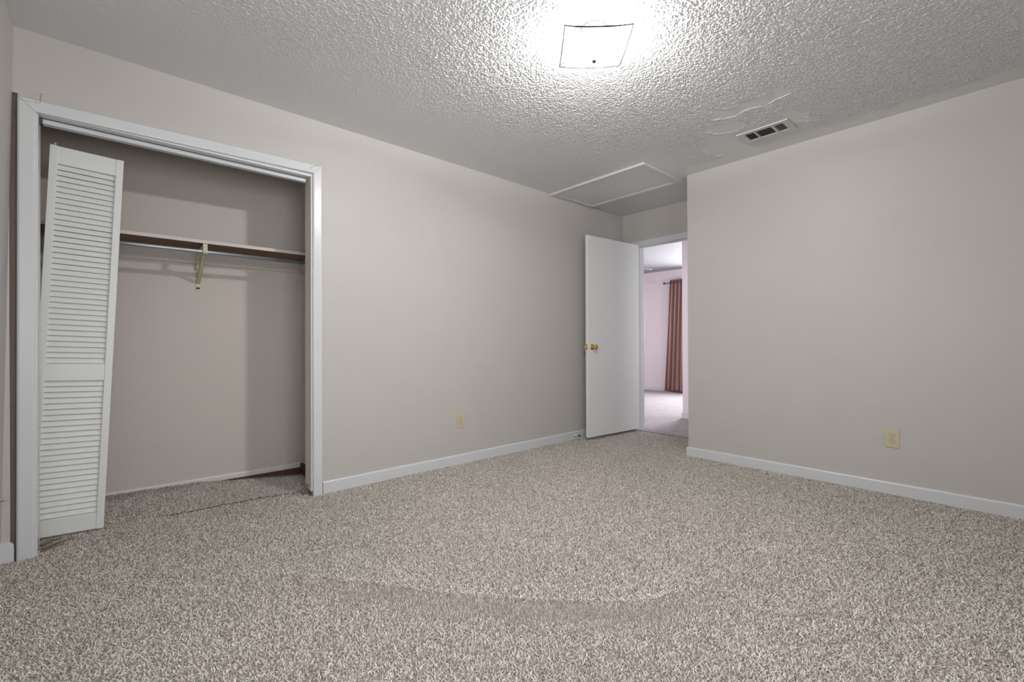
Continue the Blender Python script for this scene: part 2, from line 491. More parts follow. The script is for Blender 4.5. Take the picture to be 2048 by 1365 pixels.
PATCHES = [[(2.84,1.30),(2.93,1.19),(2.90,1.08),(2.93,0.99),(2.86,0.95),(2.99,0.90),(3.02,1.00),(3.00,1.14),(3.03,1.24),(2.97,1.36)],
           [(3.03,1.42),(3.08,1.22),(3.20,1.22),(3.24,1.30),(3.20,1.40),(3.12,1.46)],
           [(3.20,1.52),(3.27,1.36),(3.42,1.36),(3.62,1.34),(3.80,1.20),(3.80,1.60),(3.55,1.56),(3.38,1.62)],
           [(3.20,0.98),(3.32,0.90),(3.45,0.93),(3.40,1.02),(3.28,1.01)]]
def ceil_h(X, Y):
    wx = X + 0.007*(value_noise(X, Y, 120, 3)-0.5); wy = Y + 0.007*(value_noise(X, Y, 120, 4)-0.5)
    a = value_noise(wx, wy, 215, 1); b = value_noise(wx, wy, 350, 2); c = value_noise(wx, wy, 100, 6)
    v = 0.55*a + 0.27*b + 0.18*c
    thr = 0.43 + 0.075*np.clip((np.hypot(X-1.67, Y-1.29)-0.7)/1.3, 0, 1)
    k = np.clip((v-thr)/0.17, 0, 1); k = k*k*(3-2*k)
    h = 0.0038*k
    # smooth borders and scraped patches
    wob = 0.05*(value_noise(X, Y, 14, 8)-0.5) + 0.03*(value_noise(X, Y, 40, 9)-0.5)
    m = np.clip((X2-0.10-X+wob*1.5)/0.10, 0.0, 1)
    m = np.maximum(m, 0.0)
    m *= 0.35+0.65*np.clip((2.0-Y+wob)/0.5+np.clip((3.3-X)/0.5, 0, 1), 0, 1)
    m = np.where(X > 3.92+wob, 0, m)
    ridge = np.zeros_like(X)
    m = np.where((X > 3.325) & (X < 3.512) & (Y > 1.02) & (Y < 1.325), 0, m)
    m = np.where((X > 3.255) & (X < 3.875) & (Y > 2.035), 0, m)
    for p in PATCHES:
        d = poly_dist(X, Y, p) + 0.8*wob + 0.022*(value_noise(X, Y, 75, 15)-0.5)
        m = m*np.clip(d/0.012, 0, 1)
        ridge = np.maximum(ridge, np.exp(-((d-0.006)/0.006)**2)*np.clip((value_noise(X, Y, 18, 11)-0.35)*3, 0, 1))
    # texture thins out near the near-left corner of the ceiling
    near = np.clip((Y1-Y)/0.25, 0.35, 1)
    h = h*m*near + 0.0028*ridge
    return H - h - 0.0004*value_noise(X, Y, 25, 12)

RES = 0.0026
def ceil_grid(x0, x1, y0, y1):
    nx = int((x1-x0)/RES); ny = int((y1-y0)/RES)
    return grid_mesh(x0, x1, y0, y1, nx, ny, ceil_h)
co, f = ceil_grid(-0.42, 4.50, 0.0, Y1+0.02)
structure(np_mesh('ceiling', co, f, CEIL))
bm = bmesh.new(); box(bm, -0.8, 4.6, REAR_Y-0.12, 0.002, H, H+0.1); box(bm, -0.8, 4.6, 0.0, 3.95, H+0.004, H+0.1)
structure(link('ceiling_slab', bm, CEIL))
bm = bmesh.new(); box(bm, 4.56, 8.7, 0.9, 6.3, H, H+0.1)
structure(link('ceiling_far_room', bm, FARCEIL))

# ------------------------------------------------------------------ closet casing, jambs, track
def casing_prof(w, t):
    # (u across 0..w, v out of wall) ; inner edge at u=0, outer edge rounded
    p = [(0, 0), (0, t*0.80), (w*0.05, t*0.92), (w*0.12, t)]
    for k in range(7):
        a = PI/2*(1-k/6)
        p.append((w-0.011+0.011*math.cos(a), t-0.011+0.011*math.sin(a)))
    p.append((w, 0))
    return p
T = 0.018
prof = casing_prof(0.060, T)
LZ, RZ = 2.062, 2.083       # the head casing sits a touch higher at the right
ILX, IRX = -0.243, 1.004
# left casing: u goes to -X; its top is mitred 45 degrees
def cas_vert(name, ix, sgn, zin, zout):
    bm = bmesh.new()
    def st(z_at):
        return lambda p: Vector((ix+sgn*p[0], Y1-p[1], z_at(p[0])))
    sweep(bm, prof, [st(lambda u: ZF), st(lambda u: zin+(zout-zin)*u/0.060)])
    return structure(link(name, bm, TRIM, smooth=False))
cas_vert('trim_1', ILX, -1, LZ, LZ+0.057)
cas_vert('trim_2', IRX, 1, RZ, RZ+0.062)
bm = bmesh.new()
def hst(side):
    def fn(p):
        u = p[0]/0.060
        x = (ILX-0.060*u) if side == 0 else (IRX+0.060*u)
        z = (LZ+0.057*u) if side == 0 else (RZ+0.062*u)
        return Vector((x+(0.0008 if side == 0 else -0.0008), Y1-p[1]-0.0004, z+0.0008))
    return fn
def hmid(t):
    a, b = hst(0), hst(1)
    return lambda p: a(p).lerp(b(p), t)
sweep(bm, prof, [hst(0), hmid(0.35), hmid(0.7), hst(1)])
structure(link('trim_3', bm, TRIM))
# jamb boards
bm = bmesh.new()
box(bm, OX0-0.018, OX0, Y1-0.002, YB+0.004, ZF, OZ, 0.0015)
structure(link('trim_4', bm, TRIM))
bm = bmesh.new()
box(bm, OX1, OX1+0.018, Y1-0.004, YB+0.004, 0.022, OZ, 0.0015)
structure(link('trim_5', bm, TRIMOLD))
bm = bmesh.new()
box(bm, OX0-0.018, OX1+0.018, Y1-0.003, YB+0.004, OZ, OZ+0.018, 0.0015)
structure(link('trim_6', bm, TRIM))

# bifold track under the head jamb
tr = thing('door_track', 'white metal sliding door track under the top of the closet opening', 'door track', (0.38, 3.13, 2.05))
bm = bmesh.new()
box(bm, OX0+0.010, OX1-0.012, 3.116, 3.120, 2.038, OZ); box(bm, OX0+0.010, OX1-0.012, 3.142, 3.146, 2.038, OZ)
box(bm, OX0+0.010, OX1-0.012, 3.116, 3.146, OZ-0.003, OZ)
box(bm, OX0+0.010, OX1-0.012, 3.116, 3.126, 2.036, 2.039); box(bm, OX0+0.010, OX1-0.012, 3.136, 3.146, 2.036, 2.039)
place(tr, link('channel', bm, TRIM))
bm = bmesh.new(); box(bm, OX0+0.001, OX0+0.012, 3.112, 3.150, 2.034, 2.060, 0.001)
place(tr, link('end_bracket', bm, DARKMETAL))

# ------------------------------------------------------------------ baseboards
def bb_prof(h, t):
    p = [(0, 0), (t, 0), (t, h-0.012)]
    for k in range(5):
        a = PI/2*k/4
        p.append((t-0.010+0.010*math.cos(a), h-0.010+0.010*math.sin(a)))
    p += [(0, h)]
    return p
def bb_x(name, x0, x1, y, h, t=0.013, mat=TRIM, z0=ZF, yf=None):
    bm = bmesh.new()
    sweep(bm, bb_prof(h-z0, t), [(lambda p, xx=xx: Vector((xx, (yf(xx) if yf else y)-p[0], z0+p[1]))) for xx in (x0, x1)])
    return structure(link(name, bm, mat))
def bb_y(name, y0, y1, x, h, t=0.013, mat=TRIM, z0=ZF):
    bm = bmesh.new()
    sweep(bm, bb_prof(h-z0, t), [(lambda p, yy=yy: Vector((x-p[0], yy, z0+p[1]))) for yy in (y0, y1)])
    return structure(link(name, bm, mat))
bb_x('baseboard_left', 1.067, X3, Y1, 0.070)
bb_y('baseboard_right', REAR_Y, CORNER_Y+0.0005, X2, 0.068)
bm = bmesh.new(); sweep(bm, bb_prof(0.0801, 0.013), [(lambda p, xx=xx: Vector((xx, CORNER_Y+p[0], ZF+p[1]))) for xx in (X2-0.0132, X2+0.115)])
structure(link('baseboard_corner', bm, TRIM))
# short board between the side wall and the closet casing, with a rounded end
bm = bmesh.new()
pp = [(-0.375, ZF), (-0.309, ZF), (-0.309, 0.060), (-0.3105, 0.068), (-0.315, 0.076), (-0.322, 0.080), (-0.375, 0.082)]
add(bm, [(x, Y1-0.016, z) for x, z in pp]+[(x, Y1, z) for x, z in pp],
    [tuple(range(7)), tuple(range(13, 6, -1))]+[(i, 7+i, 7+(i+1)%7, (i+1)%7) for i in range(7)])
bmesh.ops.bevel(bm, geom=[e for e in bm.edges if all(abs(v.co.y-(Y1-0.016)) < 1e-5 for v in e.verts)], offset=0.004, segments=2, affect='EDGES')
structure(link('baseboard_near', bm, TRIM))
bb_x('baseboard_closet', -0.60, 1.112, 0, 0.074, t=0.010, mat=TRIMOLD, yf=ybk, z0=0.038)
bm = bmesh.new(); box(bm, 0.60, 1.125, 3.655, 3.675, ZF, 0.0385); box(bm, 1.108, 1.129, 3.40, 3.675, ZF, 0.065)
structure(link('trim_7', bm, BROWNWOOD))
SEX = np.array([-0.7, 0.20, 0.255, 0.40, 0.547, 0.65, 0.736, 0.85, 0.967, 1.2]); SEY = np.array([3.262, 3.262, 3.262, 3.250, 3.257, 3.240, 3.243, 3.222, 3.205, 3.19])
def seam_y(x): return np.interp(x, SEX, SEY) + 0.004*np.sin(x*60)+0.002*np.sin(x*170)
bm = bmesh.new()
sxs = np.linspace(0.22, 0.98, 120); sys_ = seam_y(sxs)
szz = carpet_h(sxs, sys_)+ZF+0.0035
top = [[bm.verts.new((x, y-0.006, z)), bm.verts.new((x, y+0.006, z))] for x, y, z in zip(sxs, sys_, szz)]
for q in range(119):
    bm.faces.new([top[q][0], top[q+1][0], top[q+1][1], top[q][1]])
bmesh.ops.solidify(bm, geom=list(bm.faces), thickness=0.003)
structure(link('trim_15', bm, BROWNWOOD))
bb_y('baseboard_hall', 1.01, 2.9455, 5.60, 0.075)
bm = bmesh.new(); sweep(bm, bb_prof(0.08, 0.013), [(lambda p, xx=xx: Vector((xx, 2.945+p[0], ZF+p[1]))) for xx in (5.5868, 5.715)])
structure(link('baseboard_hall_corner', bm, TRIM))
bb_y('baseboard_far', 0.95, 6.2, FX, 0.080)

# ------------------------------------------------------------------ leaning bifold leaf
leaf = thing('louvered_door', 'white louvered bifold door leaf leaning askew in the left of the closet opening', 'closet door', (-0.006, 3.25, 0.0))
LW, LT = 0.284, 0.028
Mrot = Matrix.Rotation(-math.radians(-2.34), 4, 'Y')
# local frame: x from -LW..0 (right bottom corner at origin), y 0..LT, z up ; lean clockwise seen from the room
Ml = Matrix.Rotation(math.radians(2.34), 4, 'Y')
ZT = 1.978
SW = 0.031
def L(name, bm, mat=LOUV, parent=None, smooth=False):
    bm.transform(Ml)
    o = link(name, bm, mat, parent or leaf, smooth)
    return o
Z_TR, Z_M1, Z_M0, Z_BR = 1.888, 0.873, 0.786, 0.092
for x0, x1 in ((-LW, -LW+SW), (-SW, 0)):
    bm = bmesh.new(); box(bm, x0, x1, 0, LT, 0.004, ZT, 0.0022); L('stile', bm)
for z0, z1 in ((Z_TR, ZT-0.001), (Z_M0, Z_M1), (0.006, Z_BR)):
    bm = bmesh.new(); box(bm, -LW+SW-0.001, -SW+0.001, 0.003, LT-0.003, z0, z1, 0.001); L('rail', bm)
def slats(z0, z1):
    bm = bmesh.new()
    n = round((z1-z0)/0.0283); p = (z1-z0)/n
    for i in range(n):
        zc = z0+(i+0.5)*p
        M = Matrix.Translation((0, LT/2, zc)) @ Matrix.Rotation(math.radians(-21), 4, 'X')
        box(bm, -LW+SW-0.002, -SW+0.002, -0.0020, 0.0020, -0.0141, 0.0141, 0.0008, M, 1)
    return bm
L('louver_panel', slats(Z_M1+0.001, Z_TR-0.001)); L('louver_panel', slats(Z_BR+0.001, Z_M0-0.001))
bm = bmesh.new(); tube(bm, [(-LW+0.018, LT/2, ZT-0.01), (-LW+0.018, LT/2, ZT+0.014)], 0.005, 10); L('pivot_pin', bm, IVORY)

# ------------------------------------------------------------------ shelf, rod, bracket
sh = thing('closet_shelf', 'painted wooden shelf with raw brown underside spanning the closet', 'shelf', (0.28, 3.4, 1.62))
bm = bmesh.new(); box(bm, -0.605, 1.126, 3.400, 3.675, 1.609, 1.6245, 0.0)
b1 = link('board', bm, RAWBOARD)
bm = bmesh.new()
box(bm, -0.605, 1.126, 3.3975, 3.4005, 1.6070, 1.6280, 0.0008)
box(bm, -0.605, 1.126, 3.400, 3.675, 1.6245, 1.6268)
b2 = link('front_edge', bm, SHELFM)
bm = bmesh.new()
add(bm, [(-0.605,ybk(-.605)-0.018,1.516),(1.126,ybk(1.126)-0.018,1.516),(1.126,ybk(1.126)-0.018,1.6065),(-0.605,ybk(-.605)-0.018,1.6065),
         (-0.605,ybk(-.605)-0.0005,1.516),(1.126,ybk(1.126)-0.0005,1.516),(1.126,ybk(1.126)-0.0005,1.6065),(-0.605,ybk(-.605)-0.0005,1.6065)],
    [(0,1,2,3),(7,6,5,4),(0,4,5,1),(3,2,6,7),(0,3,7,4),(1,5,6,2)])
b3 = link('cleat', bm, SHELFM)
bm = bmesh.new(); box(bm, 1.108, 1.1275, 3.36, 3.655, 1.516, 1.6060, 0.001)
b4 = link('cleat', bm, SHELFM)
place(sh, b1, b2, b3, b4)
rod = None
bm = bmesh.new(); tube(bm, [(-0.60, 3.405, 1.555), (1.107, 3.405, 1.555)], 0.0125, 20)
rod = link('hanging_rod', bm, STEEL, smooth=True)
tag(rod, 'grey galvanised steel hanging rod just below the closet shelf', 'rod')
br = thing('shelf_bracket', 'ivory metal shelf and rod bracket at the middle of the closet shelf', 'bracket', (0.47, 3.66, 1.5))
BX = 0.465
yb = ybk(BX)
bm = bmesh.new()
box(bm, BX-0.012, BX+0.012, yb-0.0222, yb-0.0185, 1.48, 1.604, 0.0008)
tube(bm, [(BX, yb-0.004, 1.348), (BX, yb-0.001, 1.348)], 0.012, 16)
box(bm, BX-0.012, BX+0.012, yb-0.004, yb-0.001, 1.348, 1.510, 0.0005)
k1 = link('wall_plate', bm, IVORYMETAL)
bm = bmesh.new(); box(bm, BX-0.010, BX+0.010, 3.400, yb-0.022, 1.593, 1.6062, 0.001)
k2 = link('arm', bm, IVORYMETAL)
# diagonal brace as a folded channel
bm = bmesh.new()
a = Vector((BX, 3.422, 1.556)); b = Vector((BX, yb-0.006, 1.385))
d = (b-a); Ln = d.length; d.normalize()
ang = math.atan2(d.z, d.y)
M = Matrix.Translation(a) @ Matrix.Rotation(ang, 4, 'X')
box(bm, -0.011, 0.011, 0, Ln, -0.002, 0.001, 0.0004, M)
box(bm, -0.011, -0.009, 0, Ln, -0.002, 0.011, 0.0004, M); box(bm, 0.009, 0.011, 0, Ln, -0.002, 0.011, 0.0004, M)
k3 = link('brace', bm, IVORYMETAL)
# front hook wrapping the rod
bm = bmesh.new()
pts = [(3.398, 1.605), (3.389, 1.600), (3.3885, 1.569)]
for kk in range(9):
    an = PI - PI*kk/8
    pts.append((3.405+0.0160*math.cos(an), 1.556-0.0160*math.sin(an)))
pts.append((3.421, 1.573))
for (ya, za), (yb2, zb) in zip(pts, pts[1:]):
    dy, dz = yb2-ya, zb-za; l = math.hypot(dy, dz)
    M = Matrix.Translation((BX, ya, za)) @ Matrix.Rotation(math.atan2(dz, dy), 4, 'X')
    box(bm, -0.0115, 0.0115, -0.0005, l+0.0005, -0.001, 0.0015, 0, M)
k4 = link('hook', bm, IVORYMETAL)
bm = bmesh.new(); tube(bm, [(BX, yb-0.0058, 1.351), (BX, yb-0.004, 1.351)], 0.0035, 10)
k5 = link('screw', bm, DARKMETAL)
place(br, k1, k2, k3, k4, k5)

# ------------------------------------------------------------------ small hardware around the closet
bm = bmesh.new()
tube(bm, [(-0.2275, Y1-0.0195, 2.112), (-0.2255, Y1-0.026, 2.128), (-0.223, Y1-0.034, 2.145)], 0.0016, 8)
tube(bm, [(-0.223, Y1-0.034, 2.145), (-0.2227, Y1-0.035, 2.147)], 0.0042, 10)
tag(link('nail', bm, NAILM), 'bent brass nail sticking out above the left end of the closet head casing', 'nail')
bm = bmesh.new()
tube(bm, [(0.984, Y1-T-0.001, 2.104), (0.998, Y1-T-0.001, 2.124), (1.018, Y1-T-0.002, 2.135), (1.038, Y1-T-0.001, 2.140)], 0.0008, 6)
tag(link('wire', bm, DARKMETAL), 'short dark bent wire on the right corner of the closet casing', 'wire')
bm = bmesh.new()
tube(bm, [(-0.296, Y1-T-0.0004, 2.103), (-0.27, Y1-T-0.0004, 2.101), (-0.2275, Y1-T-0.0004, 2.106)], 0.0007, 5)
tube(bm, [(-0.242, Y1-T-0.0004, 2.104), (-0.242, Y1-T-0.0004, 2.117)], 0.0007, 5)
structure(link('trim_9', bm, simple('pencil_grey', (0.25, 0.26, 0.28), 0.8)))

pb = thing('pivot_bracket', 'small metal door pivot bracket at the foot of the right closet jamb', 'bracket', (0.985, 3.14, 0.0))
bm = bmesh.new(); box(bm, 0.9895, 0.9925, 3.115, 3.150, -0.002, 0.058, 0.0008)
p1 = link('upright_plate', bm, CHROME)
bm = bmesh.new(); box(bm, 0.950, 0.9925, 3.117, 3.148, -0.006, 0.004, 0.0008)
p2 = link('foot_plate', bm, CHROME)
bm = bmesh.new()
for z in (0.022, 0.045): tube(bm, [(0.9896, 3.132, z), (0.9875, 3.132, z)], 0.0045, 10)
p3 = link('screws', bm, DARKMETAL)
place(pb, p1, p2, p3)

bm = bmesh.new()
def shard(pts, th):
    tube(bm, pts, th, 5)
shard([(-0.222, 3.100, 0.006), (-0.17, 3.135, 0.012), (-0.105, 3.170, 0.010)], [0.006, 0.004, 0.001])
shard([(-0.228, 3.120, 0.018), (-0.19, 3.160, 0.022), (-0.165, 3.185, 0.012)], [0.008, 0.005, 0.001])
shard([(-0.226, 3.092, 0.000), (-0.19, 3.110, 0.004), (-0.15, 3.125, 0.002)], [0.005, 0.003, 0.001])
tag(link('splintered_wood', bm, SPLINTER), 'splintered brown wood scrap at the foot of the left closet jamb', 'wood scrap')

# coax stub on the side wall
cx = thing('cable_stub', 'short coaxial cable end poking out of the side wall left of the closet', 'cable', (-0.34, 2.93, 0.305))
bm = bmesh.new(); tube(bm, [(-0.352, 2.93, 0.303), (-0.336, 2.93, 0.304)], 0.0035, 10); c1 = link('cable', bm, SLOT)
bm = bmesh.new(); tube(bm, [(-0.338, 2.93, 0.304), (-0.322, 2.93, 0.306)], 0.0058, 6); tube(bm, [(-0.322, 2.93, 0.306), (-0.311, 2.93, 0.307)], 0.004, 12)
c2 = link('connector', bm, CHROME)
place(cx, c1, c2)

# ------------------------------------------------------------------ bedroom door, open against the closet wall
A = Vector((3.622, 2.908, 0)); B = Vector((4.436, 2.848, 0))
d = (B-A); DL = d.length; ang = math.atan2(d.y, d.x)
door = bpy.data.objects.new('door_1', None); COL.objects.link(door); structure(door)
door.location = A; door.rotation_euler = (0, 0, ang)
bm = bmesh.new(); box(bm, 0, DL, 0, 0.035, 0.021, 2.068, 0.003)
link('door_leaf', bm, DOORW, door)
def knob(side):
    bm = bmesh.new()
    y0 = 0.0 if side < 0 else 0.035
    M = Matrix.Translation((0.060, y0, 0.935)) @ Matrix.Rotation(PI/2 if side < 0 else -PI/2, 4, 'X')
    lathe(bm, [(0.0, 0), (0.031, 0), (0.032, 0.002), (0.029, 0.006), (0.016, 0.009), (0.0115, 0.012), (0.0105, 0.024),
               (0.014, 0.030), (0.022, 0.036), (0.0262, 0.045), (0.0262, 0.052), (0.023, 0.060), (0.016, 0.0645), (0.010, 0.0655), (0.0, 0.0645)], M, 28)
    o = link('door_knob', bm, BRASS, door, smooth=True)
    return o
knob(-1)
k = knob(1)
bm = bmesh.new(); box(bm, -0.0012, 0.0008, 0.006, 0.029, 0.906, 0.964, 0.0004); link('latch_plate', bm, BRASS, door)
bm = bmesh.new(); box(bm, -0.009, 0.0, 0.012, 0.023, 0.927, 0.943, 0.001); link('latch_bolt', bm, BRASS, door)
for z in (0.25, 1.85):
    bm = bmesh.new(); tube(bm, [(DL+0.006, 0.030, z-0.045), (DL+0.006, 0.030, z+0.045)], 0.006, 12)
    link('hinge', bm, BRASS, door)

# door casing and jambs
bm = bmesh.new()
cp = casing_prof(0.062, 0.016)
def dv(iy, sg):
    sweep(bm, cp, [lambda p: Vector((X3-p[1], iy+sg*p[0], ZF)), lambda p: Vector((X3-p[1], iy+sg*p[0], DZ-0.004+p[0]))])
dv(DY1+0.004, 1)
structure(link('trim_10', bm, TRIM))
bm = bmesh.new(); dv(DY0-0.004, -1)
structure(link('trim_11', bm, TRIM))
bm = bmesh.new()
sweep(bm, cp, [lambda p: Vector((X3-p[1], DY1+0.004+p[0], DZ-0.004+p[0])), lambda p: Vector((X3-p[1], DY0-0.004-p[0], DZ-0.004+p[0]))])
structure(link('trim_12', bm, TRIM))
bm = bmesh.new()
box(bm, X3-0.002, X3+0.131, DY1-0.002, DY1+0.018, ZF, DZ-0.003, 0.001); box(bm, X3-0.002, X3+0.131, DY0-0.018, DY0+0.002, ZF, DZ-0.003, 0.001)
box(bm, X3-0.002, X3+0.131, DY0-0.018, DY1+0.018, DZ-0.003, DZ+0.018, 0.001)
box(bm, X3+0.045, X3+0.057, DY1-0.011, DY1-0.001, ZF, DZ-0.004, 0.001); box(bm, X3+0.045, X3+0.057, DY0+0.001, DY0+0.011, ZF, DZ-0.004, 0.001)
box(bm, X3+0.045, X3+0.057, DY0+0.003, DY1-0.003, DZ-0.012, DZ-0.002, 0.001)
structure(link('trim_13', bm, TRIM))
# dark seam strip where the two floors meet
bm = bmesh.new(); box(bm, 4.456, 4.478, DY0, DY1, -0.03, -0.006, 0.001)
structure(link('trim_14', bm, BARE))

# door stop on the baseboard behind the door
ds = thing('door_stop', 'small chrome door stop on the baseboard behind the open door', 'door stop', (3.585, 3.055, 0.035))
bm = bmesh.new(); Mx = Matrix.Translation((3.585, 3.0575, 0.036)) @ Matrix.Rotation(PI/2, 4, 'X')
lathe(bm, [(0, 0), (0.012, 0), (0.011, 0.004), (0.006, 0.007), (0.005, 0.055), (0.0, 0.055)], Mx, 16); s1 = link('spring', bm, CHROME, smooth=True)
bm = bmesh.new(); lathe(bm, [(0, 0.052), (0.009, 0.053), (0.011, 0.060), (0.010, 0.070), (0, 0.072)], Mx, 16); s2 = link('tip', bm, DARKMETAL, smooth=True)
place(ds, s1, s2)

# ------------------------------------------------------------------ outlets
def outlet(name, label, origin, rotz):
    e = thing(name, label, 'electrical outlet', origin, 'ivory duplex outlets')
    e.rotation_euler = (0, 0, rotz)
    # local: x across, -y out of the wall, z up
    bm = bmesh.new(); box(bm, -0.0365, 0.0365, -0.0055, 0.0, -0.0585, 0.0585, 0.003, None, 3)
    link('cover_plate', bm, IVORY, e)
    for s in (1, -1):
        bm = bmesh.new()
        cz = 0.0195*s
        ring = []
        for k in range(32):
            a = 2*PI*k/32
            ring.append((0.0172*math.cos(a), max(-0.0138, min(0.0138, 0.0172*math.sin(a)))))
        add(bm, [(x, -0.0072, cz+z) for x, z in ring]+[(x, -0.004, cz+z) for x, z in ring],
            [tuple(range(32)), tuple(range(63, 31, -1))]+[(i, 32+i, 32+(i+1)%32, (i+1)%32) for i in range(32)])
        r = link('receptacle', bm, IVORY, e)
        bm = bmesh.new()
        box(bm, -0.0078, -0.0052, -0.0076, -0.0070, cz-0.001, cz+0.0075); box(bm, 0.0052, 0.0078, -0.0076, -0.0070, cz-0.000, cz+0.0065)
        tube(bm, [(0, -0.0070, cz-0.0075), (0, -0.0076, cz-0.0075)], 0.0027, 12)
        link('slots', bm, SLOT, r)
        bm = bmesh.new()
        ro = [(x*1.07, z*1.08) for x, z in ring]
        add(bm, [(x, -0.00575, cz+z) for x, z in ro]+[(x, -0.0050, cz+z) for x, z in ro],
            [tuple(range(32)), tuple(range(63, 31, -1))]+[(i, 32+i, 32+(i+1)%32, (i+1)%32) for i in range(32)])
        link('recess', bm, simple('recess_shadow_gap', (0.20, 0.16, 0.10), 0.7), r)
    bm = bmesh.new(); tube(bm, [(0, -0.0050, 0), (0, -0.0066, 0)], 0.0030, 12); link('screw', bm, CHROME, e)
    return e
outlet('power_outlet', 'ivory duplex outlet low on the closet wall, left of the open door', (2.170, Y1, 0.343), 0)
outlet('power_outlet', 'ivory duplex outlet low on the right wall above the baseboard', (X2, 0.565, 0.351), -PI/2)

# ------------------------------------------------------------------ ceiling vent
vent = thing('ceiling_vent', 'white metal air vent with three louver banks in the popcorn ceiling', 'air vent', (3.43, 1.175, H))
vx0, vx1, vy0, vy1 = 3.315, 3.520, 1.010, 1.335
ZV = H-0.010
secs = [(3.350, 3.470, 1.232, 1.292), (3.350, 3.470, 1.122, 1.222), (3.350, 3.470, 1.050, 1.106)]
bm = bmesh.new()
box(bm, vx0, secs[0][0], vy0, vy1, ZV, H-0.002, 0.002); box(bm, secs[0][1], vx1, vy0, vy1, ZV, H-0.002, 0.002)
ycuts = [vy0, 1.050, 1.106, 1.122, 1.222, 1.232, 1.292, vy1]
for a, b in ((0, 1), (2, 3), (4, 5), (6, 7)):
    box(bm, secs[0][0]-0.002, secs[0][1]+0.002, ycuts[a], ycuts[b], ZV+0.0005, H-0.002)
f1 = link('frame', bm, VENTM)
bm = bmesh.new(); box(bm, secs[0][0], secs[0][1], 1.04, 1.30, H-0.0022, H-0.0008)
f2 = link('duct_shade_plate', bm, DARK)  # black plate stands in for the unlit duct behind the slats
fs = [f1, f2]
for (x0, x1, y0, y1), n, tilt in zip(secs, (4, 9, 4), (48, 48, 47)):
    bm = bmesh.new()
    for i in range(n):
        yc = y0+(i+0.5)*(y1-y0)/n
        M = Matrix.Translation((0, yc, ZV+0.004)) @ Matrix.Rotation(math.radians(tilt), 4, 'X')
        box(bm, x0, x1, -0.0032, 0.0032, -0.0006, 0.0006, 0, M)
    if tilt == 47:
        for i in range(4):
            xc = x0+(i+1)*(x1-x0)/5
            box(bm, xc-0.0008, xc+0.0008, y0, y1, ZV+0.005, ZV+0.0072)
    fs.append(link('louver_bank', bm, VENTS))
place(vent, *fs)

# ------------------------------------------------------------------ attic hatch
hatch = thing('attic_hatch', 'white framed attic hatch panel in the ceiling in front of the doorway', 'attic hatch', (3.57, 2.54, H))
hx0, hx1, hy0, hy1 = 3.245, 3.885, 2.025, 3.066
fw = 0.058
hs = []
def mitre_frame():
    bm = bmesh.new()
    pr = [(0, 0), (0.0, 0.013), (0.006, 0.018), (fw-0.010, 0.018), (fw, 0.010), (fw, 0)]
    cs = [(hx0, hy0, 1, 1), (hx1, hy0, -1, 1), (hx1, hy1, -1, -1), (hx0, hy1, 1, -1)]
    rings = [[bm.verts.new((cx+sx*u, cy+sy*u, H-0.001-v)) for u, v in pr] for cx, cy, sx, sy in cs]
    for i in range(4):
        a, b = rings[i], rings[(i+1)%4]
        for k in range(len(pr)):
            k2 = (k+1) % len(pr)
            bm.faces.new([a[k], a[k2], b[k2], b[k]])
    return bm
hs.append(link('frame', mitre_frame(), TRIM))
bm = bmesh.new(); box(bm, hx0+fw+0.003, hx1-fw-0.003, hy0+fw+0.003, hy1-fw-0.003, H-0.010, H-0.002, 0.0015)
hs.append(link('panel', bm, simple('hatch_panel_paint', (0.80, 0.80, 0.79), 0.55, bump=0.0012, bscale=50)))
place(hatch, *hs)

# ------------------------------------------------------------------ ceiling light
LX, LY = 1.694, 1.318
lamp = thing('ceiling_light', 'square frosted glass ceiling light glowing on the popcorn ceiling', 'ceiling light', (LX, LY, H))
lamp.rotation_euler = (0, 0, yaw-PI/2-0.03)
bm = bmesh.new(); M0 = Matrix.Translation((0, 0, 0)) @ Matrix.Rotation(PI, 4, 'X')
lathe(bm, [(0, 0.004), (0.058, 0.004), (0.060, 0.012), (0.056, 0.022), (0.030, 0.028), (0.008, 0.030), (0.0, 0.030)], M0, 32)
link('canopy', bm, BULBCAN, lamp, smooth=True)
# bent glass: a square dish, centre low, edges raised and slightly curled
bm = bmesh.new()
N = 28; a = 0.147
def gz(u, v, off):
    b = (1-u*u)*(1-v*v)
    curl = 0.006*(u*u*v*v) + 0.003*(abs(u)**6+abs(v)**6)
    return -0.150 + 0.050*(1-b**0.75) + curl + off
gs = []
for off in (0, 0.004):
    gs.append([[bm.verts.new((u*a, v*a, gz(u, v, off))) for v in np.linspace(-1, 1, N+1)] for u in np.linspace(-1, 1, N+1)])
for i in range(N):
    for j in range(N):
        bm.faces.new([gs[0][i][j], gs[0][i][j+1], gs[0][i+1][j+1], gs[0][i+1][j]])
        bm.faces.new([gs[1][i][j], gs[1][i+1][j], gs[1][i+1][j+1], gs[1][i][j+1]])
for i in range(N):
    for (p, q) in (((i, 0), (i+1, 0)), ((i, N), (i+1, N)), ((0, i), (0, i+1)), ((N, i), (N, i+1))):
        bm.faces.new([gs[0][p[0]][p[1]], gs[0][q[0]][q[1]], gs[1][q[0]][q[1]], gs[1][p[0]][p[1]]])
link('glass_shade', bm, SHADE, lamp, smooth=True)
bm = bmesh.new()
for sgx, sgy in ((1, 0), (-1, 0), (0, 1), (0, -1)):
    pth = []
    for t in np.linspace(-1, 1, 29):
        uu, vv = (sgx, t) if sgx else (t, sgy)
        pth.append((uu*(a+0.0012), vv*(a+0.0012), gz(uu, vv, 0.002)))
    tube(bm, pth, 0.0026, 6)
link('glass_edge', bm, simple('dark_glass_edge', (0.018, 0.018, 0.018), 0.6, spec=0.0), lamp)
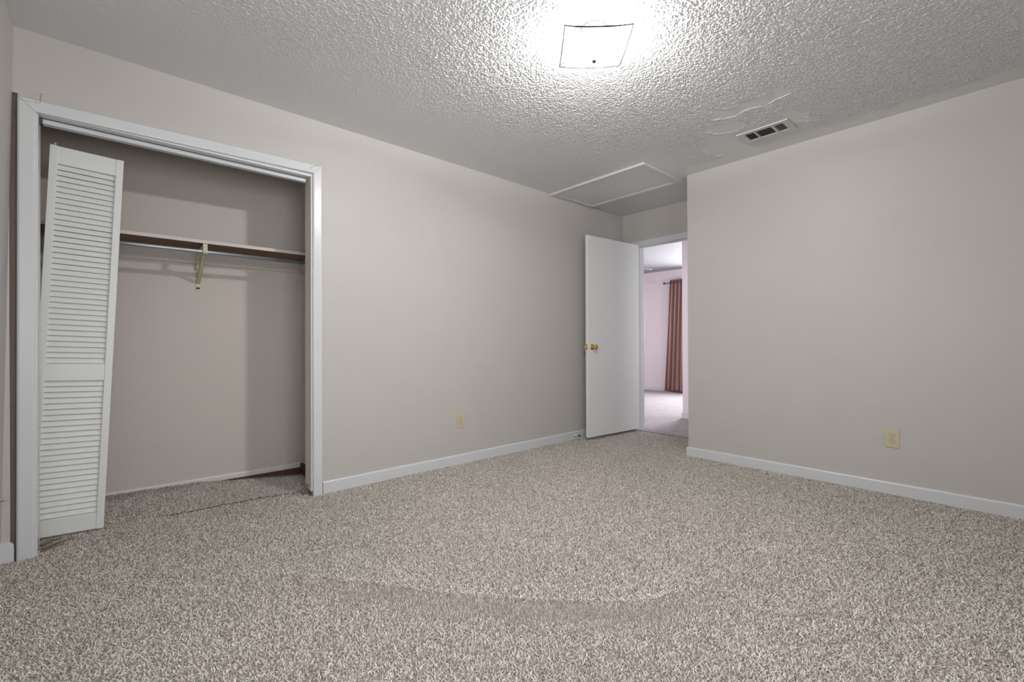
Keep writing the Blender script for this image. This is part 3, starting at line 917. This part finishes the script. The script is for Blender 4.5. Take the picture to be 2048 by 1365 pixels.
bm = bmesh.new(); tube(bm, [(0, 0, -0.03), (0, 0, -0.150)], 0.0035, 10); link('stem', bm, BULBCAN, lamp)
bm = bmesh.new(); lathe(bm, [(0, 0.148), (0.010, 0.150), (0.010, 0.154), (0.006, 0.160), (0.0, 0.162)], M0, 16); link('finial', bm, DARKMETAL, lamp, smooth=True)
for s in (-1, 1):
    bm = bmesh.new(); tube(bm, [(s*0.040, 0, -0.016), (s*0.048, 0, -0.042)], 0.015, 16); link('socket', bm, BULBCAN, lamp)
    bm = bmesh.new()
    Mb = Matrix.Translation((s*0.048, 0, -0.040)) @ Matrix.Rotation(s*math.radians(158), 4, 'Y')
    lathe(bm, [(0.012, 0.030), (0.0275, 0.034)] + [(0.0275*math.cos(q), 0.034+0.024*math.sin(q)) for q in (0.25, 0.5, 0.8, 1.1, 1.35)] + [(0, 0.058)], Mb, 16)
    bl = link('bulb', bm, BULBM, lamp, smooth=True)
    bm = bmesh.new()
    lathe(bm, [(0.0, -0.004), (0.012, 0), (0.014, 0.014), (0.0282, 0.030), (0.0285, 0.036), (0.0276, 0.0362), (0.0, 0.0335)], Mb, 16)
    link('bulb_light_guard', bm, BULBCAN, lamp, smooth=True)  # opaque collar added to hold bulb light off the ceiling

# ------------------------------------------------------------------ far room: curtain, rod, fan
cu = thing('curtain', 'long rose brown grommet curtain hanging in the far room', 'curtain', (8.38, 4.55, 0.0))
bm = bmesh.new()
NY, NZ = 140, 40
rows = []
for j in range(NZ+1):
    t = j/NZ; z = 2.225*(1-t)+0.012*t
    yl = 4.665*(1-t)+4.79*t; yr = 4.10
    row = []
    for i in range(NY+1):
        s = i/NY
        y = yl+(yr-yl)*s
        ph = 2*PI*(s*7.5+0.05*math.sin(3*t+5*s))
        x = 8.385 + 0.030*math.sin(ph)+0.008*math.sin(ph*2.3+4*t)*t
        row.append(bm.verts.new((x, y, z)))
    rows.append(row)
for j in range(NZ):
    for i in range(NY):
        bm.faces.new([rows[j][i], rows[j][i+1], rows[j+1][i+1], rows[j+1][i]])
r = bmesh.ops.solidify(bm, geom=list(bm.faces), thickness=0.0025)
fabric = link('fabric', bm, CURT, smooth=True)
gl = [fabric]
for i in range(6):
    y = 4.62-0.095*i
    bm = bmesh.new()
    for s in range(20):
        a0, a1 = 2*PI*s/20, 2*PI*(s+1)/20
        tube(bm, [(8.348, y+0.022*math.cos(a0), 2.168+0.022*math.sin(a0)), (8.348, y+0.022*math.cos(a1), 2.168+0.022*math.sin(a1))], 0.004, 6)
    gl.append(link('grommet', bm, DARKMETAL))
place(cu, *gl)
cr = thing('curtain_rod', 'dark metal curtain rod with a ball finial in the far room', 'curtain rod', (8.385, 4.0, 2.17))
bm = bmesh.new(); tube(bm, [(8.385, 4.76, 2.168), (8.385, 2.70, 2.168)], 0.008, 12); q1 = link('pole', bm, DARKMETAL, smooth=True)
bm = bmesh.new(); lathe(bm, [(0, 0), (0.010, 0.004), (0.008, 0.012), (0.020, 0.022), (0.026, 0.036), (0.018, 0.052), (0, 0.060)], Matrix.Translation((8.385, 4.755, 2.168)) @ Matrix.Rotation(-PI/2, 4, 'X'), 18)
q2 = link('finial', bm, DARKMETAL, smooth=True)
bm = bmesh.new(); tube(bm, [(8.385, 4.70, 2.168), (8.499, 4.70, 2.168)], 0.006, 8); q3 = link('wall_bracket', bm, DARKMETAL)
place(cr, q1, q2, q3)

fan = thing('ceiling_fan', 'white ceiling fan in the far room, blade tips seen past the door', 'ceiling fan', (6.76, 4.58, H))
bm = bmesh.new(); lathe(bm, [(0, 0), (0.07, 0), (0.06, 0.03), (0.015, 0.05), (0.015, 0.10), (0.09, 0.11), (0.11, 0.14), (0.10, 0.19), (0.05, 0.21), (0, 0.21)], Matrix.Rotation(PI, 4, 'X'), 24)
link('motor', bm, FANM, fan, smooth=True)
for i in range(5):
    an = math.radians(-98+72*i)
    bm = bmesh.new()
    M = Matrix.Rotation(an, 4, 'Z') @ Matrix.Translation((0, 0, -0.165)) @ Matrix.Rotation(math.radians(12), 4, 'X')
    out = [(0.09, -0.03), (0.16, -0.050), (0.42, -0.062), (0.48, -0.048), (0.50, -0.018), (0.50, 0.018), (0.48, 0.048), (0.42, 0.062), (0.16, 0.050), (0.09, 0.03)]
    n = len(out)
    add(bm, [(x, y, 0) for x, y in out]+[(x, y, 0.008) for x, y in out],
        [tuple(range(n-1, -1, -1)), tuple(range(n, 2*n))]+[(i2, (i2+1)%n, n+(i2+1)%n, n+i2) for i2 in range(n)], M)
    link('blade', bm, FANM, fan)

# ------------------------------------------------------------------ carpet pile
def carpet_pile():
    r = np.random.RandomState(5)
    P = []
    def fill(x0, x1, y0, y1, sp):
        nx, ny = int((x1-x0)/sp), int((y1-y0)/sp)
        gx, gy = np.meshgrid(np.arange(nx), np.arange(ny), indexing='ij')
        x = x0+(gx.ravel()+r.rand(nx*ny))*sp; y = y0+(gy.ravel()+r.rand(nx*ny))*sp
        return np.stack([x, y], 1)
    a = fill(-0.36, 4.458, 0.0, Y1+0.003, 0.0050)
    # keep what the room holds: in front of the right wall, inside the alcove
    keep = (a[:, 0] < X2-0.012) | (a[:, 1] > CORNER_Y+0.012)
    # (only what a camera near the photograph's could see (near corners behind it are left out)
    d = np.hypot(a[:, 0], a[:, 1])
    keep &= (d > 0.7)
    keep &= ~((a[:, 1] > Y1-0.014) & ((a[:, 0] > 1.062)))
    keep &= ~((a[:, 1] > Y1-0.017) & (a[:, 0] < -0.243))
    keep &= ~((a[:, 0] > 0.998) & (a[:, 1] > Y1-0.017))
    a = a[keep]
    b = fill(-0.60, 1.115, Y1+0.003, 3.72, 0.0050)
    kb = (b[:, 1] > YB) | ((b[:, 0] > OX0) & (b[:, 0] < OX1))
    seam = seam_y(b[:, 0])
    wd = np.interp(b[:, 0], [0.18, 0.30, 0.5, 0.75, 0.95, 1.05], [0.0, 0.0055, 0.0062, 0.0055, 0.0075, 0.0])
    kb &= np.abs(b[:, 1]-seam) > wd
    edge = np.interp(b[:, 0], [-0.6, 0.50, 0.62, 0.80, 1.14], [3.704, 3.675, 3.645, 3.61, 3.56]) + 0.006*np.sin(b[:, 0]*45)
    kb &= b[:, 1] < edge
    kb &= ~((b[:, 0] > 1.09))
    b = b[kb]
    P = np.concatenate([a, b])
    n = len(P)
    x, y = P[:, 0], P[:, 1]
    z0 = carpet_h(x, y)+ZF-0.001
    # strand: bent ribbon, three stations of two verts, last one a point
    ang = r.rand(n)*2*PI
    hgt = 0.0085*(0.7+0.6*r.rand(n))
    lean = 0.0095*(0.35+r.rand(n))
    ld = r.rand(n)*2*PI
    # the pile lies flat along the crest of the wrinkle and stands up on its near side
    rs, ra = RIDGE['s'], RIDGE['amp']
    crest = ra*np.exp(-((rs-0.008)/0.014)**2)
    nearb = 0.75*ra*np.exp(-((rs+0.075)/0.065)**2)
    lean = lean*(1+0.9*crest)*(1-0.75*nearb)
    hgt = hgt*(1-0.35*crest)*(1+0.25*nearb)
    wmul = (1+0.3*crest)*(1-0.30*nearb)
    wdt = 0.0019*(0.7+0.7*r.rand(n))*wmul
    # taller frayed fringe at the back left of the closet and along the walls
    fr = np.clip((y-3.63)/0.04, 0, 1)*(x < 0.62)
    hgt = hgt*(1+0.9*fr)
    ax, ay = np.cos(ang)*wdt, np.sin(ang)*wdt
    lx_, ly_ = np.cos(ld)*lean, np.sin(ld)*lean
    co = np.zeros((n, 6, 3))
    tw = 0.9
    for k, (t, wf) in enumerate(((0, 0.8), (0.62, 1.0), (1.0, 0.55))):
        s = t**1.6
        ca, sa = math.cos(tw*t), math.sin(tw*t)
        bx, by = (ax*ca-ay*sa)*wf, (ax*sa+ay*ca)*wf
        zz = z0+hgt*(t if t < 1 else 0.93)
        co[:, 2*k, 0] = x+lx_*s-bx; co[:, 2*k, 1] = y+ly_*s-by; co[:, 2*k, 2] = zz
        co[:, 2*k+1, 0] = x+lx_*s+bx; co[:, 2*k+1, 1] = y+ly_*s+by; co[:, 2*k+1, 2] = zz
    base = (np.arange(n)*6)[:, None]
    f = np.concatenate([base+np.array([0, 1, 3, 2]), base+np.array([2, 3, 5, 4])], 0)
    o = np_mesh('carpet_pile', co.reshape(-1, 3), f, PILE, smooth=True)
    me = o.data
    c1 = np.array([0.675, 0.625, 0.565]); c2 = np.array([0.52, 0.465, 0.415]); c3 = np.array([0.76, 0.71, 0.66])
    t = r.rand(n)[:, None]
    col = np.where(t < 0.22, c2, np.where(t > 0.80, c3, c1))*(0.88+0.24*r.rand(n)[:, None])
    big = (0.965+0.07*value_noise(x, y, 2.3, 21))[:, None]
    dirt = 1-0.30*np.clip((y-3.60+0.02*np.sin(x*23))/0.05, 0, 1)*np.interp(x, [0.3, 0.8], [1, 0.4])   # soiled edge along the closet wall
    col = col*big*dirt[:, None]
    full = np.ones((n, 6, 4), np.float32); full[:, :, :3] = col[:, None, :]
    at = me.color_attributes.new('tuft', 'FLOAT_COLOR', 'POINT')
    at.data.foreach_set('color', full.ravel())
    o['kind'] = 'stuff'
    tag(o, 'beige grey carpet pile covering the bedroom and closet floor', 'carpet')
    return o
carpet_pile()
